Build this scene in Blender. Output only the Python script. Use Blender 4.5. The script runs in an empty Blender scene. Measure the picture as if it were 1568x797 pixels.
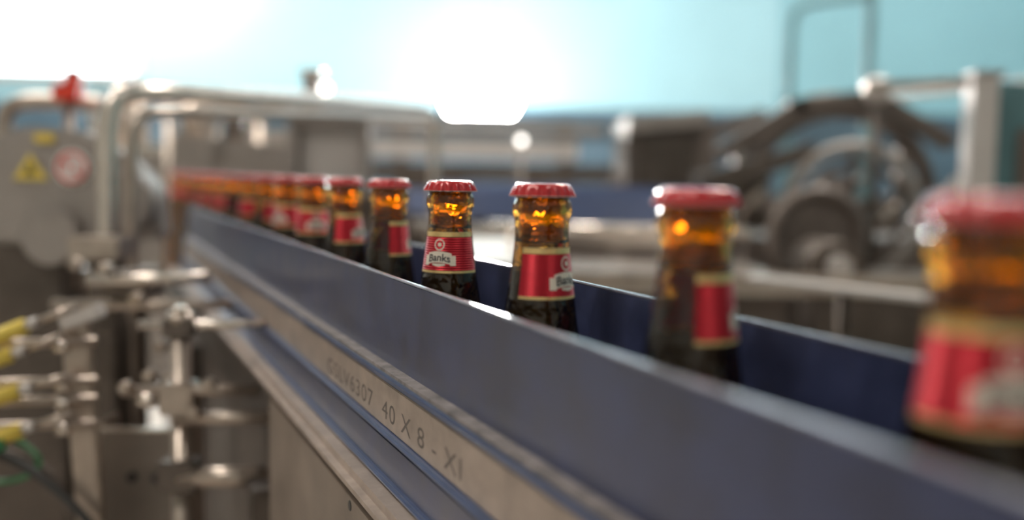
import bpy, bmesh, math, random
from mathutils import Vector, Matrix, Euler
random.seed(7)
S = bpy.context.scene
COL = S.collection
CAMZ = 1.1825

# ------------------------------------------------------------------ materials
def mat(name, col, rough=0.5, metal=0.0, var=0.15, scale=12.0, bump=0.0, emit=None, es=0.0,
        trans=0.0, ior=1.5, coat=0.0, stretch=(1,1,1), rvar=0.0):
    m = bpy.data.materials.new(name); m.use_nodes = True
    nt = m.node_tree; b = nt.nodes['Principled BSDF']
    b.inputs['Base Color'].default_value = (*col, 1)
    b.inputs['Roughness'].default_value = rough
    b.inputs['Metallic'].default_value = metal
    b.inputs['Transmission Weight'].default_value = trans
    b.inputs['IOR'].default_value = ior
    b.inputs['Coat Weight'].default_value = coat
    b.inputs['Coat Roughness'].default_value = 0.12
    if emit:
        b.inputs['Emission Color'].default_value = (*emit, 1)
        b.inputs['Emission Strength'].default_value = es
    if var > 0:
        tc = nt.nodes.new('ShaderNodeTexCoord'); mp = nt.nodes.new('ShaderNodeMapping')
        mp.inputs['Scale'].default_value = stretch
        n = nt.nodes.new('ShaderNodeTexNoise'); n.inputs['Scale'].default_value = scale
        n.inputs['Detail'].default_value = 6; n.inputs['Roughness'].default_value = 0.65
        r = nt.nodes.new('ShaderNodeValToRGB')
        r.color_ramp.elements[0].position = 0.3; r.color_ramp.elements[1].position = 0.7
        r.color_ramp.elements[0].color = (*[c*(1-var) for c in col], 1)
        r.color_ramp.elements[1].color = (*[min(1, c*(1+var)) for c in col], 1)
        L = nt.links.new
        L(tc.outputs['Object'], mp.inputs['Vector']); L(mp.outputs['Vector'], n.inputs['Vector'])
        L(n.outputs['Fac'], r.inputs['Fac']); L(r.outputs['Color'], b.inputs['Base Color'])
        if rvar > 0:
            mr = nt.nodes.new('ShaderNodeMapRange')
            mr.inputs['To Min'].default_value = max(0.03, rough-rvar); mr.inputs['To Max'].default_value = rough+rvar
            L(n.outputs['Fac'], mr.inputs['Value']); L(mr.outputs['Result'], b.inputs['Roughness'])
        if bump > 0:
            bp = nt.nodes.new('ShaderNodeBump'); bp.inputs['Strength'].default_value = bump
            bp.inputs['Distance'].default_value = 0.001
            L(n.outputs['Fac'], bp.inputs['Height']); L(bp.outputs['Normal'], b.inputs['Normal'])
    return m

M_blue   = mat('blue_guide_paint', (0.030,0.039,0.092), 0.36, 0.0, 0.35, 30, 0.15, coat=0.15, rvar=0.14)
M_blue2  = mat('blue_band_paint', (0.055,0.080,0.17), 0.28, 0.2, 0.2, 25, coat=0.3)
M_edge   = mat('worn_guide_edge', (0.48,0.50,0.58), 0.22, 0.5, 0.5, 40)  # wear on the edge, lightened further to paint in its highlight
M_dust   = mat('dusty_ledge', (0.19,0.165,0.16), 0.6, 0.1, 0.6, 60)
M_strip  = mat('aged_steel_strip', (0.36,0.29,0.245), 0.42, 0.45, 0.25, 40, 0.2, rvar=0.1)
M_beam   = mat('side_beam_steel', (0.25,0.20,0.165), 0.45, 0.5, 0.2, 20, 0.1, rvar=0.08)
M_eng    = mat('engraving', (0.12,0.10,0.09), 0.6, 0.2, 0.2, 200)
M_steel  = mat('brushed_steel', (0.46,0.385,0.325), 0.32, 0.8, 0.2, 30, rvar=0.08)
M_steelL = mat('bright_steel', (0.70,0.62,0.55), 0.26, 0.85, 0.15, 20)
M_steelD = mat('dark_steel', (0.115,0.093,0.078), 0.42, 0.45, 0.3, 14)
M_brown  = mat('grimy_machine_paint', (0.155,0.125,0.107), 0.5, 0.25, 0.3, 8)
M_grey   = mat('grey_housing_paint', (0.32,0.285,0.26), 0.45, 0.2, 0.15, 8)
M_brkt   = mat('bracket_paint', (0.21,0.175,0.15), 0.42, 0.3, 0.2, 12)
M_pale   = mat('pale_painted_metal', (0.55,0.51,0.48), 0.4, 0.2, 0.12, 6)
M_black  = mat('black_rubber', (0.028,0.026,0.025), 0.5, 0, 0.2, 20)
M_yellow = mat('yellow_plastic', (0.75,0.56,0.10), 0.4, 0, 0.1, 20)
M_green  = mat('green_hose', (0.05,0.22,0.09), 0.4, 0, 0.1, 20)
M_redp   = mat('red_plastic', (0.75,0.05,0.02), 0.35, 0, 0.1, 20)
M_white  = mat('white_plastic', (0.7,0.7,0.68), 0.4, 0, 0.05, 20)
M_slate  = mat('slate_blue_paint', (0.085,0.140,0.185), 0.5, 0.1, 0.3, 2)
M_teal   = mat('dark_teal_paint', (0.10,0.20,0.22), 0.5, 0.1, 0.2, 5)
M_wall   = mat('cyan_wall_paint', (0.40,0.66,0.74), 0.7, 0, 0.05, 1.0)
M_wallD  = mat('teal_wall_paint', (0.28,0.53,0.60), 0.7, 0, 0.05, 1.0)
M_wallP  = mat('plain_wall_paint', (0.45,0.45,0.42), 0.8, 0, 0.05, 1.0)
M_ceil   = mat('ceiling_paint', (0.5,0.52,0.52), 0.8, 0, 0.05, 1.0)
M_floor  = mat('concrete_floor', (0.45,0.39,0.34), 0.6, 0, 0.15, 3.0)
M_pane   = mat('daylight_pane', (0.9,0.95,1), 0.5, 0, 0, emit=(0.90,0.97,1.0), es=6)
M_backlight  = mat('shaded_daylight_pane', (0.9,0.95,1), 0.5, 0, 0, emit=(0.85,0.96,1.0), es=3.5)  # dim glow for the added backlight panes
M_lamp   = mat('lamp_lens', (1,1,1), 0.5, 0, 0, emit=(1.0,0.97,0.92), es=240)
M_halo  = mat('lamp_diffuser', (1,1,1), 0.5, 0, 0, emit=(0.97,0.98,1.0), es=15)  # glow for the added wall halo
M_tube   = mat('tube_light', (1,1,1), 0.5, 0, 0, emit=(1.0,0.98,0.95), es=8)
M_glint    = mat('indicator_glow', (1,1,1), 0.5, 0, 0, emit=(1.0,0.95,0.88), es=5)  # emission that imitates glints on polished metal
M_capred = mat('cap_red', (0.50,0.014,0.018), 0.20, 0.1, 0.15, 300, coat=0.8)
M_capedge= mat('cap_bare_edge', (0.85,0.62,0.58), 0.20, 0.7, 0.1, 300)
M_gold   = mat('label_gold', (0.80,0.56,0.24), 0.32, 0.55, 0.15, 300)
M_ribbon = mat('label_ribbon', (0.80,0.70,0.58), 0.45, 0.1, 0.1, 300)
M_ink    = mat('label_ink', (0.02,0.02,0.03), 0.5, 0, 0)
M_chain  = mat('chain_plate', (0.06,0.06,0.065), 0.35, 0.6, 0.2, 40)

def label_red():
    m = mat('label_red_foil', (0.54,0.016,0.030), 0.30, 0.5, 0.12, 200)
    nt = m.node_tree; b = nt.nodes['Principled BSDF']
    tc = nt.nodes.new('ShaderNodeTexCoord'); w = nt.nodes.new('ShaderNodeTexWave')
    w.bands_direction = 'Z'; w.inputs['Scale'].default_value = 220; w.inputs['Distortion'].default_value = 0.6
    bp = nt.nodes.new('ShaderNodeBump'); bp.inputs['Strength'].default_value = 0.7; bp.inputs['Distance'].default_value = 0.0005
    nt.links.new(tc.outputs['Object'], w.inputs['Vector']); nt.links.new(w.outputs['Fac'], bp.inputs['Height'])
    nt.links.new(bp.outputs['Normal'], b.inputs['Normal'])
    return m
M_lred = label_red()

def glass_mat():
    m = bpy.data.materials.new('amber_glass'); m.use_nodes = True
    nt = m.node_tree; b = nt.nodes['Principled BSDF']
    b.inputs['Base Color'].default_value = (0.60,0.26,0.030,1)
    b.inputs['Roughness'].default_value = 0.02
    b.inputs['Transmission Weight'].default_value = 1
    b.inputs['IOR'].default_value = 1.50
    tc = nt.nodes.new('ShaderNodeTexCoord'); n = nt.nodes.new('ShaderNodeTexNoise'); n.inputs['Scale'].default_value = 110
    bp = nt.nodes.new('ShaderNodeBump'); bp.inputs['Strength'].default_value = 0.7; bp.inputs['Distance'].default_value = 0.002
    nt.links.new(tc.outputs['Object'], n.inputs['Vector']); nt.links.new(n.outputs['Fac'], bp.inputs['Height'])
    nt.links.new(bp.outputs['Normal'], b.inputs['Normal'])
    return m
M_glass = glass_mat()

# ------------------------------------------------------------------ helpers
def root(name, loc=(0,0,0), rz=0.0):
    e = bpy.data.objects.new(name, None); e.empty_display_size = 0.05
    e.location = loc; e.rotation_euler = (0,0,rz); COL.objects.link(e); return e

def obj(name, me, mats, parent=None, smooth=False):
    o = bpy.data.objects.new(name, me)
    for m in (mats if isinstance(mats,(list,tuple)) else [mats]):
        if len(me.materials) < 16 and (m.name not in [x.name for x in me.materials]): me.materials.append(m)
    COL.objects.link(o)
    if parent: o.parent = parent
    if smooth:
        for p in me.polygons: p.use_smooth = True
    return o

def box(parent, name, c, s, m, rot=(0,0,0), bev=0.002):
    bm = bmesh.new(); bmesh.ops.create_cube(bm, size=1)
    bmesh.ops.scale(bm, vec=s, verts=bm.verts)
    if bev > 0:
        bmesh.ops.bevel(bm, geom=bm.edges[:], offset=min(bev, min(s)*0.4), segments=2, affect='EDGES')
    me = bpy.data.meshes.new(name); bm.to_mesh(me); bm.free()
    o = obj(name, me, m, parent); o.location = c; o.rotation_euler = rot; return o

def cyl(parent, name, p1, p2, r, m, r2=None, seg=28):
    p1 = Vector(p1); p2 = Vector(p2); d = p2-p1
    bm = bmesh.new()
    bmesh.ops.create_cone(bm, cap_ends=True, segments=seg, radius1=r, radius2=(r if r2 is None else r2), depth=d.length)
    bmesh.ops.bevel(bm, geom=[e for e in bm.edges if len(e.link_faces)==2 and e.calc_face_angle(0)>1.0], offset=min(r*0.12,0.002), segments=2, affect='EDGES')
    me = bpy.data.meshes.new(name); bm.to_mesh(me); bm.free()
    for p in me.polygons: p.use_smooth = len(p.vertices) <= 4
    o = obj(name, me, m, parent)
    o.rotation_mode = 'QUATERNION'; o.rotation_quaternion = d.to_track_quat('Z','Y'); o.location = (p1+p2)/2
    return o

def tube(parent, name, pts, r, m, cyclic=False, smooth=True):
    cu = bpy.data.curves.new(name, 'CURVE'); cu.dimensions = '3D'; cu.bevel_depth = r; cu.bevel_resolution = 5
    cu.use_fill_caps = True; cu.resolution_u = 10
    sp = cu.splines.new('NURBS' if smooth else 'POLY'); sp.points.add(len(pts)-1)
    for i,p in enumerate(pts): sp.points[i].co = (*p,1)
    if smooth: sp.order_u = 4; sp.use_endpoint_u = True
    sp.use_cyclic_u = cyclic
    cu.materials.append(m)
    o = bpy.data.objects.new(name, cu); COL.objects.link(o)
    if parent: o.parent = parent
    return o

def ring(parent, name, c, R, r, m, ax='Y', a0=0, a1=360, n=48):
    pts = []
    for i in range(n+1):
        a = math.radians(a0+(a1-a0)*i/n)
        if ax=='Y': pts.append((c[0]+R*math.cos(a), c[1], c[2]+R*math.sin(a)))
        else: pts.append((c[0]+R*math.cos(a), c[1]+R*math.sin(a), c[2]))
    return tube(parent, name, pts, r, m, smooth=False)

def sphere(parent, name, c, r, m, sc=(1,1,1)):
    bm = bmesh.new(); bmesh.ops.create_uvsphere(bm, u_segments=24, v_segments=14, radius=r)
    bmesh.ops.scale(bm, vec=sc, verts=bm.verts)
    me = bpy.data.meshes.new(name); bm.to_mesh(me); bm.free()
    o = obj(name, me, m, parent, True); o.location = c; return o

def prism(parent, name, poly, y0, y1, m, bev=0.003):
    bm = bmesh.new()
    f = bm.faces.new([bm.verts.new((x,y0,z)) for x,z in poly])
    r = bmesh.ops.extrude_face_region(bm, geom=[f])
    bmesh.ops.translate(bm, vec=(0,y1-y0,0), verts=[v for v in r['geom'] if isinstance(v,bmesh.types.BMVert)])
    bmesh.ops.recalc_face_normals(bm, faces=bm.faces)
    if bev: bmesh.ops.bevel(bm, geom=bm.edges[:], offset=bev, segments=2, affect='EDGES')
    me = bpy.data.meshes.new(name); bm.to_mesh(me); bm.free()
    return obj(name, me, m, parent)

# ------------------------------------------------------------------ room shell
X0,X1,Y0,Y1,H = -6.5,7.5,-3.0,9.0,4.6
def slab(name, c, s, m): return box(None, name, c, s, m, bev=0)
slab('floor', ((X0+X1)/2,(Y0+Y1)/2,-0.05), (X1-X0+.4,Y1-Y0+.4,0.1), M_floor)
slab('ceiling', ((X0+X1)/2,(Y0+Y1)/2,H+0.05), (X1-X0+.4,Y1-Y0+.4,0.1), M_ceil)
wb = root('wall_back')
box(wb,'painted_wall',((X0+2.35)/2,Y1+.1,H/2),(2.35-X0,.2,H),M_wall,bev=0)
box(wb,'recessed_wall',((X1+2.35)/2,Y1+.12,H/2),(X1-2.35,.2,H),M_wallD,bev=0)
box(None,'trim_1',((X0+X1)/2,Y1-.02,.90),(X1-X0,.04,1.80),M_slate,bev=0)  # dark backing band added in place of distant equipment silhouettes
slab('wall_left', (X0-.1,(Y0+Y1)/2,H/2), (.2,Y1-Y0,H), M_wallP)
slab('wall_right', (X1+.1,(Y0+Y1)/2,H/2), (.2,Y1-Y0,H), M_wallD)
slab('wall_front', ((X0+X1)/2,Y0-.1,H/2), (X1-X0,.2,H), M_wallP)
def window(name, xc, zc, w, h, pm):
    r = root(name)
    box(r,'pane',(xc,Y1-.03,zc),(w,.02,h),pm,bev=0)
    for k,(cx,cz,sx,sz) in enumerate([(xc,zc-h/2,w+.1,.06),(xc,zc+h/2,w+.1,.06),(xc-w/2,zc,.06,h),(xc+w/2,zc,.06,h)]):
        box(r,'frame_%d'%k,(cx,Y1-.05,cz),(sx,.08,sz),M_white,bev=0)
window('window_1', -4.45, 3.02, 2.2, 2.0, M_pane)
window('window_2', -0.9, 3.75, 2.6, 0.9, M_backlight)  # this and the next two: unseen panes added to backlight the caps
window('window_3', 2.2, 3.75, 2.6, 0.9, M_backlight)
window('window_4', 5.4, 3.75, 2.6, 0.9, M_backlight)

# ------------------------------------------------------------------ lights: floodlight, plus added unseen fill lamps
def area(parent, loc, rot, sx, sy, e, col=(1,1,1)):
    l = bpy.data.lights.new('emitter','AREA'); l.shape='RECTANGLE'; l.size=sx; l.size_y=sy; l.energy=e; l.color=col
    o = bpy.data.objects.new('emitter', l); o.location=loc; o.rotation_euler=rot; COL.objects.link(o); o.parent=parent
for (x,y,e) in [(-3.5,6.6,110),(0.2,6.6,62),(3.8,6.6,62),(-2.2,3.0,120),(1.6,3.0,110),(-1.8,-0.8,54),(1.8,-0.8,15)]:
    r = root('ceiling_light',(x,y,H-.45))  # unseen ceiling lamps added for fill, backlight and wall wash
    box(r,'housing',(0,0,.06),(1.5,.35,.08),M_white)
    for k in (-.08,.08): cyl(r,'tube_%d'%(k>0),(-.7,k,0),(.7,k,0),.014,M_tube)
    for k in (-.6,.6): cyl(r,'hanger_%d'%(k>0),(k,0,.1),(k,0,.45),.006,M_steel)
    tilt = math.radians(38) if y>6 else 0
    area(r,(0,0,-.04),(tilt,0,0),1.4,.3,e,(1.0,0.94,0.86) if y<6 else (1,.98,.95))
ww=root('wall_washer',(-3.15,8.35,3.25))  # unseen lamp added so the window glow fades along the wall
box(ww,'housing',(0,-.05,.05),(.6,.1,.14),M_white)
cyl(ww,'stem',(0,-.05,.1),(0,-.05,1.34),.012,M_pale)
area(ww,(0,.02,0),(math.radians(60),0,0),.55,.12,30,(.95,.99,1))

fl = root('floodlight',(-0.28,8.45,1.90))
cyl(fl,'housing',(0,-.10,0),(0,.06,0),.32,M_white,seg=48)
cyl(fl,'lens',(0,-.125,0),(0,-.105,0),.32,M_lamp,seg=48)
sphere(fl,'rear_diffuser',(0,0.20,0),.22,M_halo,(1,.6,1))  # glowing ball added behind the lamp to throw a halo on the wall
cyl(fl,'wall_mount',(0,.25,0),(0,.54,0),.05,M_white)

# ------------------------------------------------------------------ main conveyor
TH = math.atan(654/1524)
sn, cs = math.sin(TH), math.cos(TH)
conv = root('bottle_conveyor',(0,0,0), TH)
def cbox(name, a0,a1,h0,h1,t0,t1,m,bev=0.001,par=None):
    return box(par or conv,name,((a0+a1)/2,(t0+t1)/2,CAMZ-(h0+h1)/2),(a1-a0,t1-t0,h1-h0),m,bev=bev)
T0,T1 = -0.45,1.80
cbox('near_guide', .1635,.1667,.0595,.2300,T0,T1,M_blue,.0008)
cbox('near_guide_worn_edge', .1636,.1666,.0588,.0600,T0,T1,M_edge,.0004)
cbox('near_ledge_dust', .1560,.1636,.1108,.1125,T0,T1,M_dust,0)
cbox('near_ledge', .1545,.1634,.1120,.1180,T0,T1,M_blue2,.0020)
cbox('near_strip', .1556,.1634,.1178,.1435,T0,T1,M_strip,.0006)
cbox('near_band_lip', .1520,.1600,.1435,.1480,T0,T1,M_blue2,.0018)
cbox('near_band', .1535,.1620,.1478,.1700,T0,T1,M_blue,.001)
cbox('near_band_foot', .1500,.1600,.1690,.1730,T0,T1,M_blue2,.0015)
cbox('near_side_tube', .1370,.1560,.1730,.1860,T0,T1+.1,M_strip,.005)
cbox('near_side_beam', .1395,.1560,.1850,.3000,T0,.84,M_beam,.003)
cbox('near_back_web', .1600,.1660,.1850,.2600,T0,T1,M_steelD,.001)
cbox('under_tray', .1700,.2450,.2650,.7500,.85,2.5,M_brown,.003)  # dark panel added to hide the bright floor beneath the line
cbox('far_guide', .2490,.2522,.0570,.2300,T0,2.3,M_blue,.0008)
cbox('far_guide_worn_edge', .2491,.2521,.0563,.0575,T0,2.3,M_edge,.0004)
cbox('far_ledge', .2522,.2610,.1120,.1180,T0,2.3,M_blue2,.002)
cbox('far_side_beam', .2530,.2720,.1730,.3000,T0,2.6,M_strip,.006)
cbox('wear_strip_near', .1640,.1700,.2290,.2600,T0,2.6,M_black,.001)
cbox('wear_strip_far', .2420,.2500,.2290,.2600,T0,2.6,M_black,.001)
bm = bmesh.new(); t=T0
while t < 2.6:
    mtx = Matrix.Translation((.2065,t+.019,.9475)) @ Matrix.Diagonal((.078,.0365,.005,1))
    bmesh.ops.create_cube(bm, size=1, matrix=mtx); t += .038
me = bpy.data.meshes.new('slat_chain'); bm.to_mesh(me); bm.free(); obj('slat_chain',me,M_chain,conv)
for k,tt in enumerate([.559,.25]):
    cyl(conv,'beam_hole_%d'%k,(.1390,tt,CAMZ-.193),(.142,tt,CAMZ-.193),.0032,M_black,seg=20)
for k,tt in enumerate([-.3,.9,1.7]):
    for a in (.150,.262):
        box(conv,'leg_%d_%d'%(k,int(a*1000)),(a,tt,.45),(.035,.035,.9),M_steelD)
    box(conv,'leg_brace_%d'%k,(.206,tt,.35),(.1,.03,.03),M_steelD)
tc = bpy.data.curves.new('stamp','FONT'); tc.body = 'GSLV6307  40 X 8 - XI'; tc.size = .0150; tc.space_character = 1.15
to = bpy.data.objects.new('stamp_tmp', tc); COL.objects.link(to)
bpy.context.view_layer.update()
dg = bpy.context.evaluated_depsgraph_get()
me = bpy.data.meshes.new_from_object(to.evaluated_get(dg)); bpy.data.objects.remove(to)
xs = [v.co.x for v in me.vertices]; L = max(xs)-min(xs); k = .272/L
for v in me.vertices:
    x,y = v.co.x, v.co.y
    v.co = (.15552, .690-x*k, CAMZ-.1385+y)
me.update(); obj('stamped_text',me,M_eng,conv)

# ------------------------------------------------------------------ bottles
prof = [(0.6,9.0),(0.9,12.4),(3,13.0),(7.5,13.2),(9,14.0),(10.5,14.5),(14.5,14.6),(16.5,13.9),(19,13.25),(26,13.25),
        (34,13.9),(45,15.2),(57,16.9),(70,18.8),(84,21.1),(97,24.0),(108,27.3),(118,29.6),(130,30.5),(215,30.5),(224,30.0),(229,27.5),(230,24.0)]
def R_at(h):
    for (h0,r0),(h1,r1) in zip(prof,prof[1:]):
        if h0<=h<=h1: return r0+(r1-r0)*(h-h0)/(h1-h0)
    return prof[-1][1]
HT=230.0; N=56
def lathe(bm, pts, flip=False, top=True, bot=True):
    rings=[]
    for h,r in pts:
        rings.append([bm.verts.new((r*math.cos(2*math.pi*i/N)/1000, r*math.sin(2*math.pi*i/N)/1000,(HT-h)/1000)) for i in range(N)])
    def F(vs): bm.faces.new(vs[::-1] if flip else vs)
    for A,B in zip(rings,rings[1:]):
        for i in range(N):
            j=(i+1)%N; F([A[i],B[i],B[j],A[j]])
    if top: F(rings[0])
    if bot: F(rings[-1][::-1])
def smoothprof(p, n=3):
    out=[]
    for i in range(len(p)-1):
        p0=p[max(i-1,0)];p1=p[i];p2=p[i+1];p3=p[min(i+2,len(p)-1)]
        for k in range(n):
            t=k/n
            r=0.5*(2*p1[1]+(p2[1]-p0[1])*t+(2*p0[1]-5*p1[1]+4*p2[1]-p3[1])*t*t+(3*p1[1]-p0[1]-3*p2[1]+p3[1])*t**3)
            out.append((p1[0]+(p2[0]-p1[0])*t,r))
    out.append(p[-1]); return out
bm=bmesh.new()
lathe(bm, smoothprof(prof))
lathe(bm, [(3,6.0),(4,9.5),(9,10.2),(14,10.6),(20,10.6),(26,10.9),(28.5,11.0),(29,10.2)], flip=True)
bm.normal_update()
g_me=bpy.data.meshes.new('glass'); bm.to_mesh(g_me); bm.free()
g_me.materials.append(M_glass)
for p in g_me.polygons: p.use_smooth=len(p.vertices)<=4
bm=bmesh.new(); NC=21*6
cp=[(0.0,0.5,0),(-0.1,8,0),(0.0,12.0,0),(0.35,13.2,0),(1.1,14.0,.05),(2.2,14.5,.25),(3.6,15.0,.5),(5.0,15.5,.7),(6.0,15.9,.75),(6.4,15.9,.75),(6.4,15.2,.75),(4.5,14.3,.6),(2.5,13.6,.1)]
rings=[]
for h,r,am in cp:
    rings.append([bm.verts.new(((r+am*math.cos(21*2*math.pi*i/NC))*math.cos(2*math.pi*i/NC)/1000,(r+am*math.cos(21*2*math.pi*i/NC))*math.sin(2*math.pi*i/NC)/1000,(HT-h)/1000)) for i in range(NC)])
for k,(A,B) in enumerate(zip(rings,rings[1:])):
    for i in range(NC):
        j=(i+1)%NC; f=bm.faces.new([A[i],B[i],B[j],A[j]]); f.material_index = 1 if k>=8 else 0; f.smooth=True
f=bm.faces.new(rings[0])
c_me=bpy.data.meshes.new('crown_cap'); bm.to_mesh(c_me); bm.free()
c_me.materials.append(M_capred); c_me.materials.append(M_capedge)
DH=-2.2
def conew(phi,h,off): 
    r=(R_at(h+DH)+off)/1000
    return (r*math.sin(phi), -r*math.cos(phi), (HT-h-DH)/1000)
bm=bmesh.new(); half=math.radians(94); NA=60
hs=[33.0,33.8,35.9,36.6,42,47,52,55.6,56.3,57.7]
mi=[1,1,0,0,0,0,0,0,1]
vr=[[bm.verts.new(conew(-half+2*half*i/NA,h,0.16)) for i in range(NA+1)] for h in hs]
for k,(A,B) in enumerate(zip(vr,vr[1:])):
    for i in range(NA):
        f=bm.faces.new([A[i],B[i],B[i+1],A[i+1]]); f.material_index=mi[k]; f.smooth=True
l_me=bpy.data.meshes.new('neck_label'); bm.to_mesh(l_me); bm.free()
l_me.materials.append(M_lred); l_me.materials.append(M_gold)
bm=bmesh.new()
def strips(x0,x1,top,bot,off,mi,n=16):
    for i in range(n):
        a=x0+(x1-x0)*i/n; b=x0+(x1-x0)*(i+1)/n
        f=bm.faces.new([bm.verts.new(conew(a/15.6,top(a),off)),bm.verts.new(conew(a/15.6,bot(a),off)),
                        bm.verts.new(conew(b/15.6,bot(b),off)),bm.verts.new(conew(b/15.6,top(b),off))]); f.material_index=mi
strips(-8,8,lambda x:44.6+0.02*x*x,lambda x:51.4+0.02*x*x,.30,0)
strips(-10.5,-7,lambda x:47.2,lambda x:53.2,.24,0,5)
strips(7,10.5,lambda x:47.2,lambda x:53.2,.24,0,5)
strips(-4,4,lambda x:52.0,lambda x:53.8-0.18*abs(x),.30,0,6)
def disc(r,cx,ch,off,mi):
    f=bm.faces.new([bm.verts.new(conew((cx+r*math.sin(a))/15.6,ch-r*math.cos(a),off)) for a in [-2*math.pi*i/28 for i in range(28)]]); f.material_index=mi
disc(3.6,0,40.6,.30,0); disc(2.7,0,40.6,.36,2); disc(1.3,0.2,40.6,.42,0)
a_me=bpy.data.meshes.new('label_artwork'); bm.to_mesh(a_me); bm.free()
tc=bpy.data.curves.new('lbl','FONT'); tc.body='Banks'; tc.size=6.2; tc.align_x='CENTER'; tc.offset=0.12
to=bpy.data.objects.new('tmp',tc); COL.objects.link(to); bpy.context.view_layer.update()
dg=bpy.context.evaluated_depsgraph_get(); t_me=bpy.data.meshes.new_from_object(to.evaluated_get(dg)); bpy.data.objects.remove(to)
for v in t_me.vertices: v.co=conew(v.co.x/15.6, 50.3-v.co.y+0.02*v.co.x**2, .40)
t_me.materials.clear(); t_me.materials.append(M_ink)
for m in (M_ribbon,M_ink,M_lred): a_me.materials.append(m)

alphas={-1:30,0:97,1:54,2:-25,3:95,4:60,5:15,6:-40,7:80,8:10,9:120,10:-30,11:60,12:0,13:90,14:30,15:50,16:0,17:30}
for i in range(-1,18):
    a=.2058; t=.309+.134*i
    if i==-1: t=.1800
    x=a*cs-t*sn; y=a*sn+t*cs
    rz=math.atan2(-x,y)+math.radians(alphas[i])
    r=root('beer_bottle',(x,y,.95),rz)
    for nm,me in (('glass',g_me),('crown_cap',c_me),('neck_label',l_me),('label_artwork',a_me),('label_lettering',t_me)):
        if i>6 and nm.startswith('label_'): continue
        o=bpy.data.objects.new(nm,me); COL.objects.link(o); o.parent=r

# ------------------------------------------------------------------ left : bent tube frame over the line
pf=root('bent_tube_frame')
tube(pf,'outer_tube',[(-.520,1.28,.0),(-.520,1.28,.6),(-.520,1.28,1.16),(-.520,1.28,1.235),(-.516,1.285,1.280),(-.48,1.32,1.289),(-.42,1.50,1.297),(-.22,2.6,1.362),(-.21,2.65,1.35),(-.21,2.66,1.2),(-.21,2.66,0)],.0135,M_steelL)
tube(pf,'inner_tube',[(-.494,1.29,.0),(-.494,1.29,.6),(-.494,1.29,1.16),(-.494,1.29,1.215),(-.490,1.295,1.256),(-.46,1.33,1.264),(-.40,1.52,1.272),(-.21,2.6,1.335)],.0085,M_steel)
box(pf,'clamp_post',(-.409,2.03,1.335),(.034,.03,.10),M_grey)
box(pf,'clamp_cap',(-.409,2.03,1.387),(.048,.04,.012),M_steelL)
sphere(pf,'knob',(-.375,1.99,1.352),.010,M_glint)  # glowing bead painted as a highlight on polished metal
lt=root('side_tube_frame')
tube(lt,'tube',[(-.868,1.7,0),(-.868,1.7,.9),(-.868,1.7,1.23),(-.868,1.7,1.30),(-.80,1.7,1.30),(-.70,1.7,1.295)],.014,M_steel)

cb=root('control_box')
box(cb,'panel',(-.438,2.42,1.235),(.155,.02,.145),M_pale)
for k,(x,z,sx,sz) in enumerate([(-.438,1.315,.19,.02),(-.438,1.15,.19,.02),(-.524,1.235,.02,.17),(-.352,1.235,.02,.17)]):
    box(cb,'frame_%d'%k,(x,2.39,z),(sx,.06,sz),M_grey)
box(cb,'stand',(-.438,2.45,.6),(.05,.05,1.15),M_steelD)
cm=root('filling_machine')
box(cm,'body',(-1.12,3.3,.89),(.62,.5,.70),M_grey)
for k,(x,y) in enumerate([(-1.4,3.1),(-.85,3.1),(-1.4,3.5),(-.85,3.5)]): box(cm,'leg_%d'%k,(x,y,.28),(.05,.05,.56),M_steelD)
box(cm,'top_plate',(-1.12,3.3,1.25),(.70,.5,.03),M_steelL)
for k,(x,z,r) in enumerate([(-1.0,1.33,.05),(-.88,1.31,.035),(-1.2,1.34,.05)]):
    cyl(cm,'turret_%d'%k,(x,3.15,1.26),(x,3.15,z+.08),r,M_steel if k!=1 else M_steelD)
for k in range(4):
    cyl(cm,'column_%d'%k,(-.93+.11*k,2.7+.05*k,.0),(-.93+.11*k,2.7+.05*k,1.33+.02*(k%2)),.012,M_steel)
    sphere(cm,'column_head_%d'%k,(-.93+.11*k,2.7+.05*k,1.345+.02*(k%2)),.018,M_pale)
tube(cm,'arch_hose',[(-.80,2.6,1.2),(-.80,2.6,1.36),(-.66,2.6,1.38),(-.55,2.6,1.34),(-.52,2.6,1.2)],.012,M_grey)
box(cm,'guard_plate',(-.74,2.65,1.20),(.34,.01,.14),M_grey,rot=(0,.10,0))
box(cm,'guard_plate_rear',(-.62,2.9,1.26),(.30,.01,.10),M_pale,rot=(0,-.05,0))

mg=root('machine_guard')
prism(mg,'guard_plate',[(-.90,1.080),(-.83,1.19),(-.685,1.243),(-.600,1.236),(-.537,1.198),(-.500,1.158),(-.496,1.088),(-.60,1.075)],1.40,1.45,M_grey,.006)
cyl(mg,'drum',(-.530,1.345,1.140),(-.530,1.41,1.140),.040,M_grey)
cyl(mg,'drum_lower',(-.64,1.37,1.09),(-.64,1.41,1.09),.040,M_grey)
box(mg,'pedestal',(-.70,1.43,.54),(.12,.04,1.08),M_steelD)
prism(mg,'warning_sticker',[(-.700,1.168),(-.652,1.168),(-.676,1.204)],1.396,1.3995,M_yellow,0)
prism(mg,'warning_mark',[(-.683,1.175),(-.669,1.175),(-.676,1.192)],1.394,1.3962,M_black,0)
cyl(mg,'prohibition_sticker',(-.617,1.396,1.186),(-.617,1.3995,1.186),.026,M_white)
ring(mg,'prohibition_ring',(-.617,1.395,1.186),.020,.0020,M_redp)
cyl(mg,'prohibition_bar',(-.631,1.394,1.197),(-.603,1.394,1.175),.0018,M_redp)
box(mg,'small_yellow_tag',(-.655,1.396,1.226),(.028,.004,.013),M_yellow)

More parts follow.
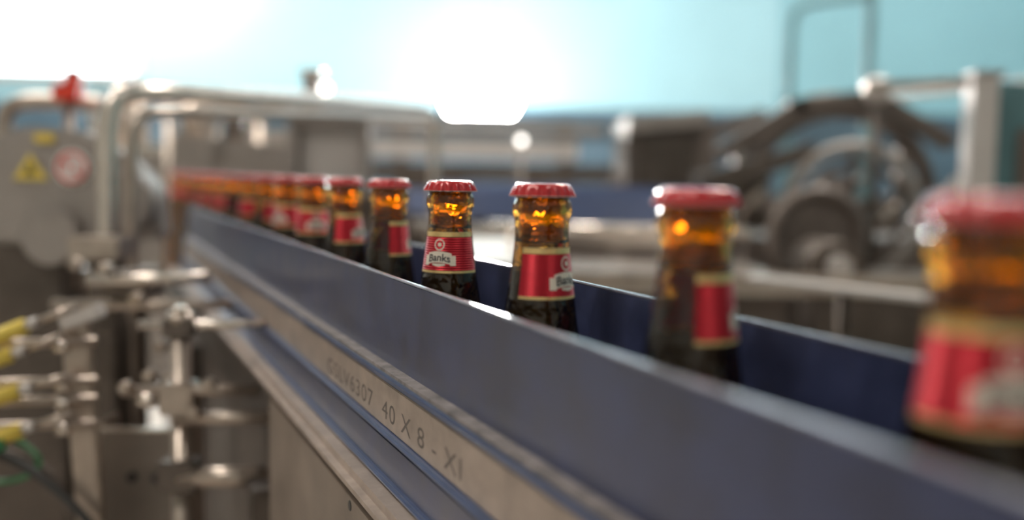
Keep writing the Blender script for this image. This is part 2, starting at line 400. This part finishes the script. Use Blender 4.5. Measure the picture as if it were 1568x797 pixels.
es=root('emergency_stop')
box(es,'housing',(-.728,1.64,1.308),(.040,.035,.026),M_redp)
cyl(es,'button',(-.720,1.64,1.318),(-.720,1.64,1.336),.013,M_redp)
cyl(es,'button_cap',(-.720,1.64,1.334),(-.720,1.64,1.346),.011,M_black)
cyl(es,'post',(-.728,1.64,0),(-.728,1.64,1.297),.008,M_steel)
sb=root('sensor_bracket')
tube(sb,'arm',[(-.90,2.15,1.33),(-.885,2.15,1.370),(-.83,2.15,1.366),(-.83,2.15,1.41)],.005,M_teal,smooth=False)
cyl(sb,'post',(-.90,2.15,0),(-.90,2.15,1.34),.010,M_steel)
sphere(sb,'mirror_head',(-.885,2.12,1.300),.018,M_white,(1,1,1.3))

# ------------------------------------------------------------------ left foreground : guide adjustment assembly
ga=root('guide_rail_adjuster')
cyl(ga,'main_post',(-.318,.95,.0),(-.318,.95,1.040),.0100,M_steel)
cyl(ga,'post_head',(-.318,.95,1.036),(-.318,.95,1.048),.0135,M_steel)
cyl(ga,'post_tip',(-.318,.95,1.048),(-.318,.95,1.054),.009,M_steelL,r2=.007)
cyl(ga,'rod_top',(-.360,.955,1.034),(-.232,.935,1.040),.0045,M_steelL)
cyl(ga,'rod_mid',(-.372,.94,.972),(-.240,.94,.976),.0055,M_steel)
cyl(ga,'rod_low',(-.318,.94,.946),(-.225,.93,.952),.0065,M_steel)
cyl(ga,'rod_bottom',(-.318,.94,.888),(-.232,.93,.894),.010,M_steel)
box(ga,'clamp_upper',(-.318,.945,.966),(.032,.03,.030),M_steel)
box(ga,'clamp_top',(-.318,.95,1.034),(.028,.026,.018),M_steelD)
box(ga,'clamp_lower',(-.318,.945,.890),(.036,.03,.03),M_steelD)
cyl(ga,'clamp_screw',(-.352,.93,.966),(-.335,.93,.966),.007,M_steelL)
for k,(x,z) in enumerate([(-.365,.978),(-.342,.99),(-.30,.955),(-.286,.982)]):
    cyl(ga,'nut_%d'%k,(x,.925,z),(x,.94,z),.006,M_steel,seg=6)
cb2=root('bracket_channel')
box(cb2,'front_plate',(-.372,1.000,.840),(.090,.004,.155),M_brkt)
box(cb2,'side_plate_near',(-.417,1.022,.845),(.004,.044,.165),M_steel)
box(cb2,'side_plate_far',(-.328,1.022,.845),(.004,.044,.165),M_steel)
box(cb2,'lip',(-.372,1.000,.919),(.096,.008,.004),M_steelL)
for k,x in enumerate((-.385,-.360)): cyl(cb2,'bolt_%d'%k,(x,.993,.87),(x,1.0,.87),.005,M_black)
box(cb2,'foot_post',(-.372,1.025,.40),(.035,.03,.80),M_steelD)
cp2=root('clamp_post')
box(cp2,'flat_bar',(-.412,.95,.92),(.026,.012,.25),M_steel,rot=(0,-.06,0))
box(cp2,'flat_bar_base',(-.404,.96,.42),(.03,.03,.82),M_steelD)
box(cp2,'top_wedge',(-.410,.945,1.043),(.040,.02,.014),M_pale,rot=(0,-.35,0))
for k,z in enumerate((1.018,.980,.962,.938)):
    cyl(cp2,'arm_%d'%k,(-.56,.93,z-.004),(-.395,.94,z+.002),.0045,M_steel)
    cyl(cp2,'arm_nut_%d'%k,(-.432,.935,z-.003),(-.420,.935,z-.002),.0070,M_steelL,seg=6)
pn=root('pneumatic_fittings')
for k,(p,q) in enumerate([((-.57,.92,.990),(-.452,.92,1.037)),((-.57,.90,.970),(-.466,.92,1.010)),((-.57,.90,.940),(-.460,.92,.975)),((-.57,.90,.900),(-.458,.92,.938))]):
    cyl(pn,'yellow_sleeve_%d'%k,p,q,.0075,M_yellow)
    d=(Vector(q)-Vector(p)).normalized()
    cyl(pn,'nose_%d'%k,q,Vector(q)+d*.012,.005,M_pale)
    cyl(pn,'ferrule_%d'%k,Vector(q)+d*.012,Vector(q)+d*.05,.0035,M_steel)
cyl(pn,'green_collar',(-.53,.90,.912),(-.47,.91,.926),.006,M_green)
tube(pn,'green_hose',[(-.60,.95,.88),(-.50,.95,.872),(-.455,.95,.885),(-.452,.95,.905),(-.48,.95,.92)],.0028,M_green)
tube(pn,'black_cable_upper',[(-.56,.93,.93),(-.48,.93,.915),(-.44,.93,.885),(-.40,.93,.85),(-.37,.93,.80)],.0045,M_black)
tube(pn,'black_cable_lower',[(-.50,.96,.905),(-.46,.96,.90),(-.43,.96,.86),(-.42,.96,.80),(-.41,.96,.72)],.004,M_steelD)
bc=root('bearing_column')
box(bc,'cap_block',(-.497,1.2,1.090),(.060,.05,.026),M_steel)
box(bc,'neck',(-.490,1.2,1.04),(.034,.034,.09),M_steelD)
box(bc,'column',(-.497,1.2,.5),(.05,.05,1.0),M_steelD)
cyl(bc,'cross_rod',(-.472,1.10,1.060),(-.335,1.10,1.066),.0065,M_steelL)
cyl(bc,'cross_rod_lower',(-.52,1.12,1.03),(-.31,1.10,1.036),.006,M_steel)
box(bc,'arm',(-.43,1.13,1.055),(.05,.06,.03),M_steelD)
for k,(x,y,z) in enumerate([(-.50,1.15,1.075),(-.447,1.10,1.075),(-.405,1.08,1.045),(-.375,1.07,.995),(-.36,1.05,.965)]):
    cyl(bc,'bolt_%d'%k,(x,y-.02,z),(x,y,z),.007,M_steel,seg=6)
gm=root('gear_motor')
cyl(gm,'motor',(-1.30,1.80,.90),(-.92,1.80,.90),.11,M_steelD)
for k in range(9): cyl(gm,'fin_%d'%k,(-1.27+.035*k,1.80,.90),(-1.255+.035*k,1.80,.90),.122,M_brown)
box(gm,'gearbox',(-.84,1.78,.88),(.16,.2,.24),M_brown)
box(gm,'terminal_box',(-1.1,1.75,1.03),(.14,.12,.06),M_grey)
cyl(gm,'stand',(-.84,1.80,0),(-.84,1.80,.80),.025,M_steelD)
sf=root('machine_subframe')
for k,(x,y) in enumerate([(-.60,1.56),(-1.0,1.56)]): box(sf,'leg_%d'%k,(x,y,.5),(.04,.04,1.0),M_steelD)
box(sf,'rail_upper',(-.83,1.56,1.01),(.54,.04,.04),M_steel)
box(sf,'rail_lower',(-.83,1.56,.84),(.54,.04,.03),M_steelD)
for k in range(5): cyl(sf,'pin_%d'%k,(-1.0+.1*k,1.53,.99),(-1.0+.1*k,1.53,1.06),.010,M_steel)
for k in range(4): tube(sf,'cable_%d'%k,[(-.96+.1*k,1.50,1.0),(-.94+.1*k,1.48,.93),(-.86+.08*k,1.48,.90),(-.88+.1*k,1.50,.78)],.005,M_black if k%2 else M_steelD)

# ------------------------------------------------------------------ centre/right
st=root('accumulation_table')
box(st,'top',(.32,2.08,.985),(.45,.54,.02),M_steelL)
box(st,'top_extension',(.70,1.90,.985),(.32,.18,.02),M_steel)
box(st,'front_rail',(.48,1.79,1.000),(.77,.02,.035),M_steel)
box(st,'cabinet',(.32,2.10,.5),(.40,.44,.95),M_brown)
for k,x in enumerate((.14,.84)): box(st,'leg_%d'%k,(x,1.83,.49),(.04,.04,.97),M_steelD)
cyl(st,'guide_tube',(-.05,2.0,1.085),(.42,1.75,1.094),.009,M_steelL)
for k,(x,y) in enumerate([(.0,1.97),(.35,1.79)]): cyl(st,'guide_post_%d'%k,(x,y,.6),(x,y,1.085),.007,M_steel)
box(st,'slider_plate',(.57,1.66,1.005),(.34,.08,.010),M_pale,rot=(0,.10,0))
cyl(st,'slider_post',(.57,1.70,0),(.57,1.70,1.0),.012,M_steelD)
box(st,'transfer_plate',(-.01,1.98,1.035),(.17,.22,.008),M_white,rot=(.15,0,0))  # white plate added to paint in a bright reflection
cyl(st,'transfer_post',(-.01,1.98,0),(-.01,1.98,1.032),.012,M_steelD)
cg=root('curved_conveyor_guide')
pts=[(-.32,3.0),(-.20,2.72),(0.0,2.54),(.16,2.46),(.30,2.42),(.42,2.40)]
def wallstrip(name,pts,z0,z1,th,m,parent):
    bm=bmesh.new(); a=[];n=len(pts)
    P=[Vector((x,y,0)) for x,y in pts]; rows=[]
    for i,p in enumerate(P):
        d=(P[min(i+1,n-1)]-P[max(i-1,0)]).normalized(); nn=Vector((-d.y,d.x,0))*th/2
        rows.append([bm.verts.new((p-nn)+Vector((0,0,z0))),bm.verts.new((p+nn)+Vector((0,0,z0))),bm.verts.new((p+nn)+Vector((0,0,z1))),bm.verts.new((p-nn)+Vector((0,0,z1)))])
    for A,B in zip(rows,rows[1:]):
        for k in range(4): bm.faces.new([A[k],A[(k+1)%4],B[(k+1)%4],B[k]])
    bm.faces.new(rows[0]); bm.faces.new(rows[-1][::-1]); bmesh.ops.recalc_face_normals(bm,faces=bm.faces)
    me=bpy.data.meshes.new(name); bm.to_mesh(me); bm.free(); return obj(name,me,m,parent,False)
fine=[]
for i in range(len(pts)-1):
    for k in range(6):
        t=k/6; p0=pts[max(i-1,0)];p1=pts[i];p2=pts[i+1];p3=pts[min(i+2,len(pts)-1)]
        fine.append(tuple(0.5*(2*p1[c]+(p2[c]-p0[c])*t+(2*p0[c]-5*p1[c]+4*p2[c]-p3[c])*t*t+(3*p1[c]-p0[c]-3*p2[c]+p3[c])*t**3) for c in (0,1)))
fine.append(pts[-1])
M_blueL=mat('blue_guide_light',(0.11,0.15,0.28),0.35,0,0.1,10,coat=.3)
wallstrip('blue_wall',fine,1.075,1.148,.006,M_blueL,cg)
wallstrip('blue_wall_outer',[(x+.09,y+.09) for x,y in fine],1.085,1.165,.006,M_blueL,cg)
wallstrip('bed',[(x+.045,y+.045) for x,y in fine],1.02,1.05,.09,M_steelL,cg)
for k in (3,14,26): cyl(cg,'leg_%d'%k,(fine[k][0]+.04,fine[k][1]+.04,.0),(fine[k][0]+.04,fine[k][1]+.04,1.03),.015,M_steel)

bb=root('pipe_rack')
box(bb,'pale_beam',(-.22,4.0,1.292),(.95,.06,.075),M_pale)
box(bb,'dark_beam',(-.10,3.95,1.20),(1.3,.06,.07),M_steelD)
box(bb,'slate_beam',(.30,5.0,1.43),(3.4,.1,.12),M_slate)
for k,x in enumerate((-1.3,-.55,.25,1.1,1.9)): box(bb,'post_%d'%k,(x,4.9,.73),(.06,.06,1.46),M_steelD)
cyl(bb,'pipe_low',(-.7,3.9,1.375),(.35,3.9,1.365),.02,M_grey)
fp=root('packing_line')
box(fp,'bed',(.1,4.35,1.0),(3.0,.4,.22),M_steelD)
box(fp,'side_plate',(.1,4.13,1.10),(3.0,.02,.06),M_brown)
for k in range(7): box(fp,'unit_%d'%k,(-1.2+.43*k,4.3,1.17),(.16+.05*(k%3),.2,.10+.03*(k%2)),[M_brown,M_grey,M_steelD][k%3])
box(fp,'base',(.1,4.35,.45),(2.8,.4,.9),M_brown)
il=root('indicator_lamp')  # glowing bead on a stalk, added to imitate a metal glint
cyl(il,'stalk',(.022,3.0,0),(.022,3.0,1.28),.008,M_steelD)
sphere(il,'bulb',(.022,3.0,1.293),.011,M_glint)

bm1=root('case_packer')
box(bm1,'cabinet',(.52,3.5,.70),(.30,.4,1.36),M_brown)
box(bm1,'head',(.50,3.4,1.375),(.26,.3,.05),M_grey,rot=(0,-.1,0))
box(bm1,'side_arm',(.70,3.4,1.36),(.30,.06,.045),M_brown,rot=(0,-.35,0))
box(bm1,'door',(.50,3.29,1.25),(.2,.01,.16),M_steelD)

lm=root('labelling_machine')
cx,cy,cz=.86,2.65,1.13
ring(lm,'outer_arch',(cx,cy,cz),.245,.024,M_brown,a0=8,a1=172)
ring(lm,'outer_arch_rear',(cx+.03,cy+.15,cz+.02),.265,.020,M_steelD,a0=10,a1=170)
ring(lm,'inner_wheel_rim',(cx,cy-.12,cz-.02),.165,.016,M_grey)
ring(lm,'inner_wheel_groove',(cx,cy-.13,cz-.02),.125,.010,M_brown)
for k in range(5):
    a=math.radians(72*k+20)
    cyl(lm,'spoke_%d'%k,(cx+.03*math.cos(a),cy-.12,cz-.02+.03*math.sin(a)),(cx+.16*math.cos(a),cy-.12,cz-.02+.16*math.sin(a)),.010,M_brown)
cyl(lm,'axle',(cx,cy-.2,cz-.02),(cx,cy+.2,cz-.02),.035,M_steelD)
ring(lm,'lower_wheel_rim',(.72,2.35,1.055),.105,.016,M_brown)
cyl(lm,'lower_wheel_web',(.72,2.36,1.055),(.72,2.38,1.055),.10,M_brown)
cyl(lm,'hub',(.69,2.10,1.000),(.69,2.26,1.000),.060,M_steelD)
cyl(lm,'hub_cap',(.69,2.08,1.005),(.69,2.10,1.005),.026,M_pale)
box(lm,'arch_beam_left',(.65,2.65,1.32),(.26,.06,.04),M_brown,rot=(0,-.55,0))
box(lm,'arch_beam_top',(.82,2.65,1.395),(.20,.06,.035),M_brown,rot=(0,-.15,0))
box(lm,'arch_beam_right',(1.04,2.65,1.355),(.26,.06,.04),M_brown,rot=(0,.5,0))
box(lm,'left_arm',(.62,2.55,1.22),(.30,.05,.045),M_steelD,rot=(0,-.3,0))
box(lm,'body',(.90,2.72,.52),(.62,.4,1.04),M_brown)
box(lm,'left_block',(.57,2.7,1.13),(.14,.2,.16),M_steelD)
sphere(lm,'warning_dome',(.90,2.5,1.415),.035,M_pale)
cyl(lm,'dome_stem',(.90,2.5,1.0),(.90,2.5,1.40),.012,M_steelD)
for k in range(6):
    cyl(lm,'tie_rod_%d'%k,(.56+.12*k,2.56,1.06+.03*(k%3)),(.66+.12*k,2.56,1.20-.04*(k%2)),.010,[M_steel,M_brown,M_steelD][k%3])
box(lm,'apron',(.86,2.18,.52),(.42,.12,.94),M_steelD)

gf=root('guard_frame')
box(gf,'main_post',(.926,2.0,.70),(.050,.05,1.40),M_pale)
box(gf,'post_cap',(.930,2.0,1.402),(.058,.058,.012),M_grey)
box(gf,'cross_arm',(.82,2.02,1.385),(.24,.03,.016),M_steel,rot=(0,-.06,0))
box(gf,'rear_post',(1.02,2.08,.70),(.08,.05,1.39),M_teal)
cyl(gf,'brace',(.88,2.02,1.06),(.93,2.02,1.30),.008,M_steelL)
box(gf,'side_panel',(1.12,2.05,1.10),(.18,.02,.40),M_brown)
ps=root('pipe_stand')
tube(ps,'tall_pipe',[(1.40,4.0,.0),(1.40,4.0,3.5)],.020,M_teal,smooth=False)
tube(ps,'looped_pipe',[(1.09,4.0,0),(1.09,4.0,1.0),(1.09,4.0,1.78),(1.09,4.0,1.88),(1.20,4.0,1.90),(1.40,4.0,1.92)],.016,M_teal)
tube(ps,'long_arm',[(1.42,4.0,1.52),(2.05,4.0,1.60)],.014,M_pale,smooth=False)

# ------------------------------------------------------------------ camera
cam=bpy.data.cameras.new('camera'); co=bpy.data.objects.new('camera',cam); COL.objects.link(co)
cam.lens=35; cam.sensor_width=36; cam.clip_start=.02
co.location=(0,0,CAMZ)
co.rotation_euler=(Matrix.Rotation(math.radians(90-4.73),4,'X') @ Matrix.Rotation(math.radians(1.0),4,'Z')).to_euler()
cam.dof.use_dof=True; cam.dof.focus_distance=.55; cam.dof.aperture_fstop=2.7
S.camera=co
w=bpy.data.worlds.new('world'); S.world=w; w.use_nodes=True
wn=w.node_tree
wn.nodes['Background'].inputs[0].default_value=(.6,.8,.9,1); wn.nodes['Background'].inputs[1].default_value=.4
S.view_settings.view_transform='Standard'
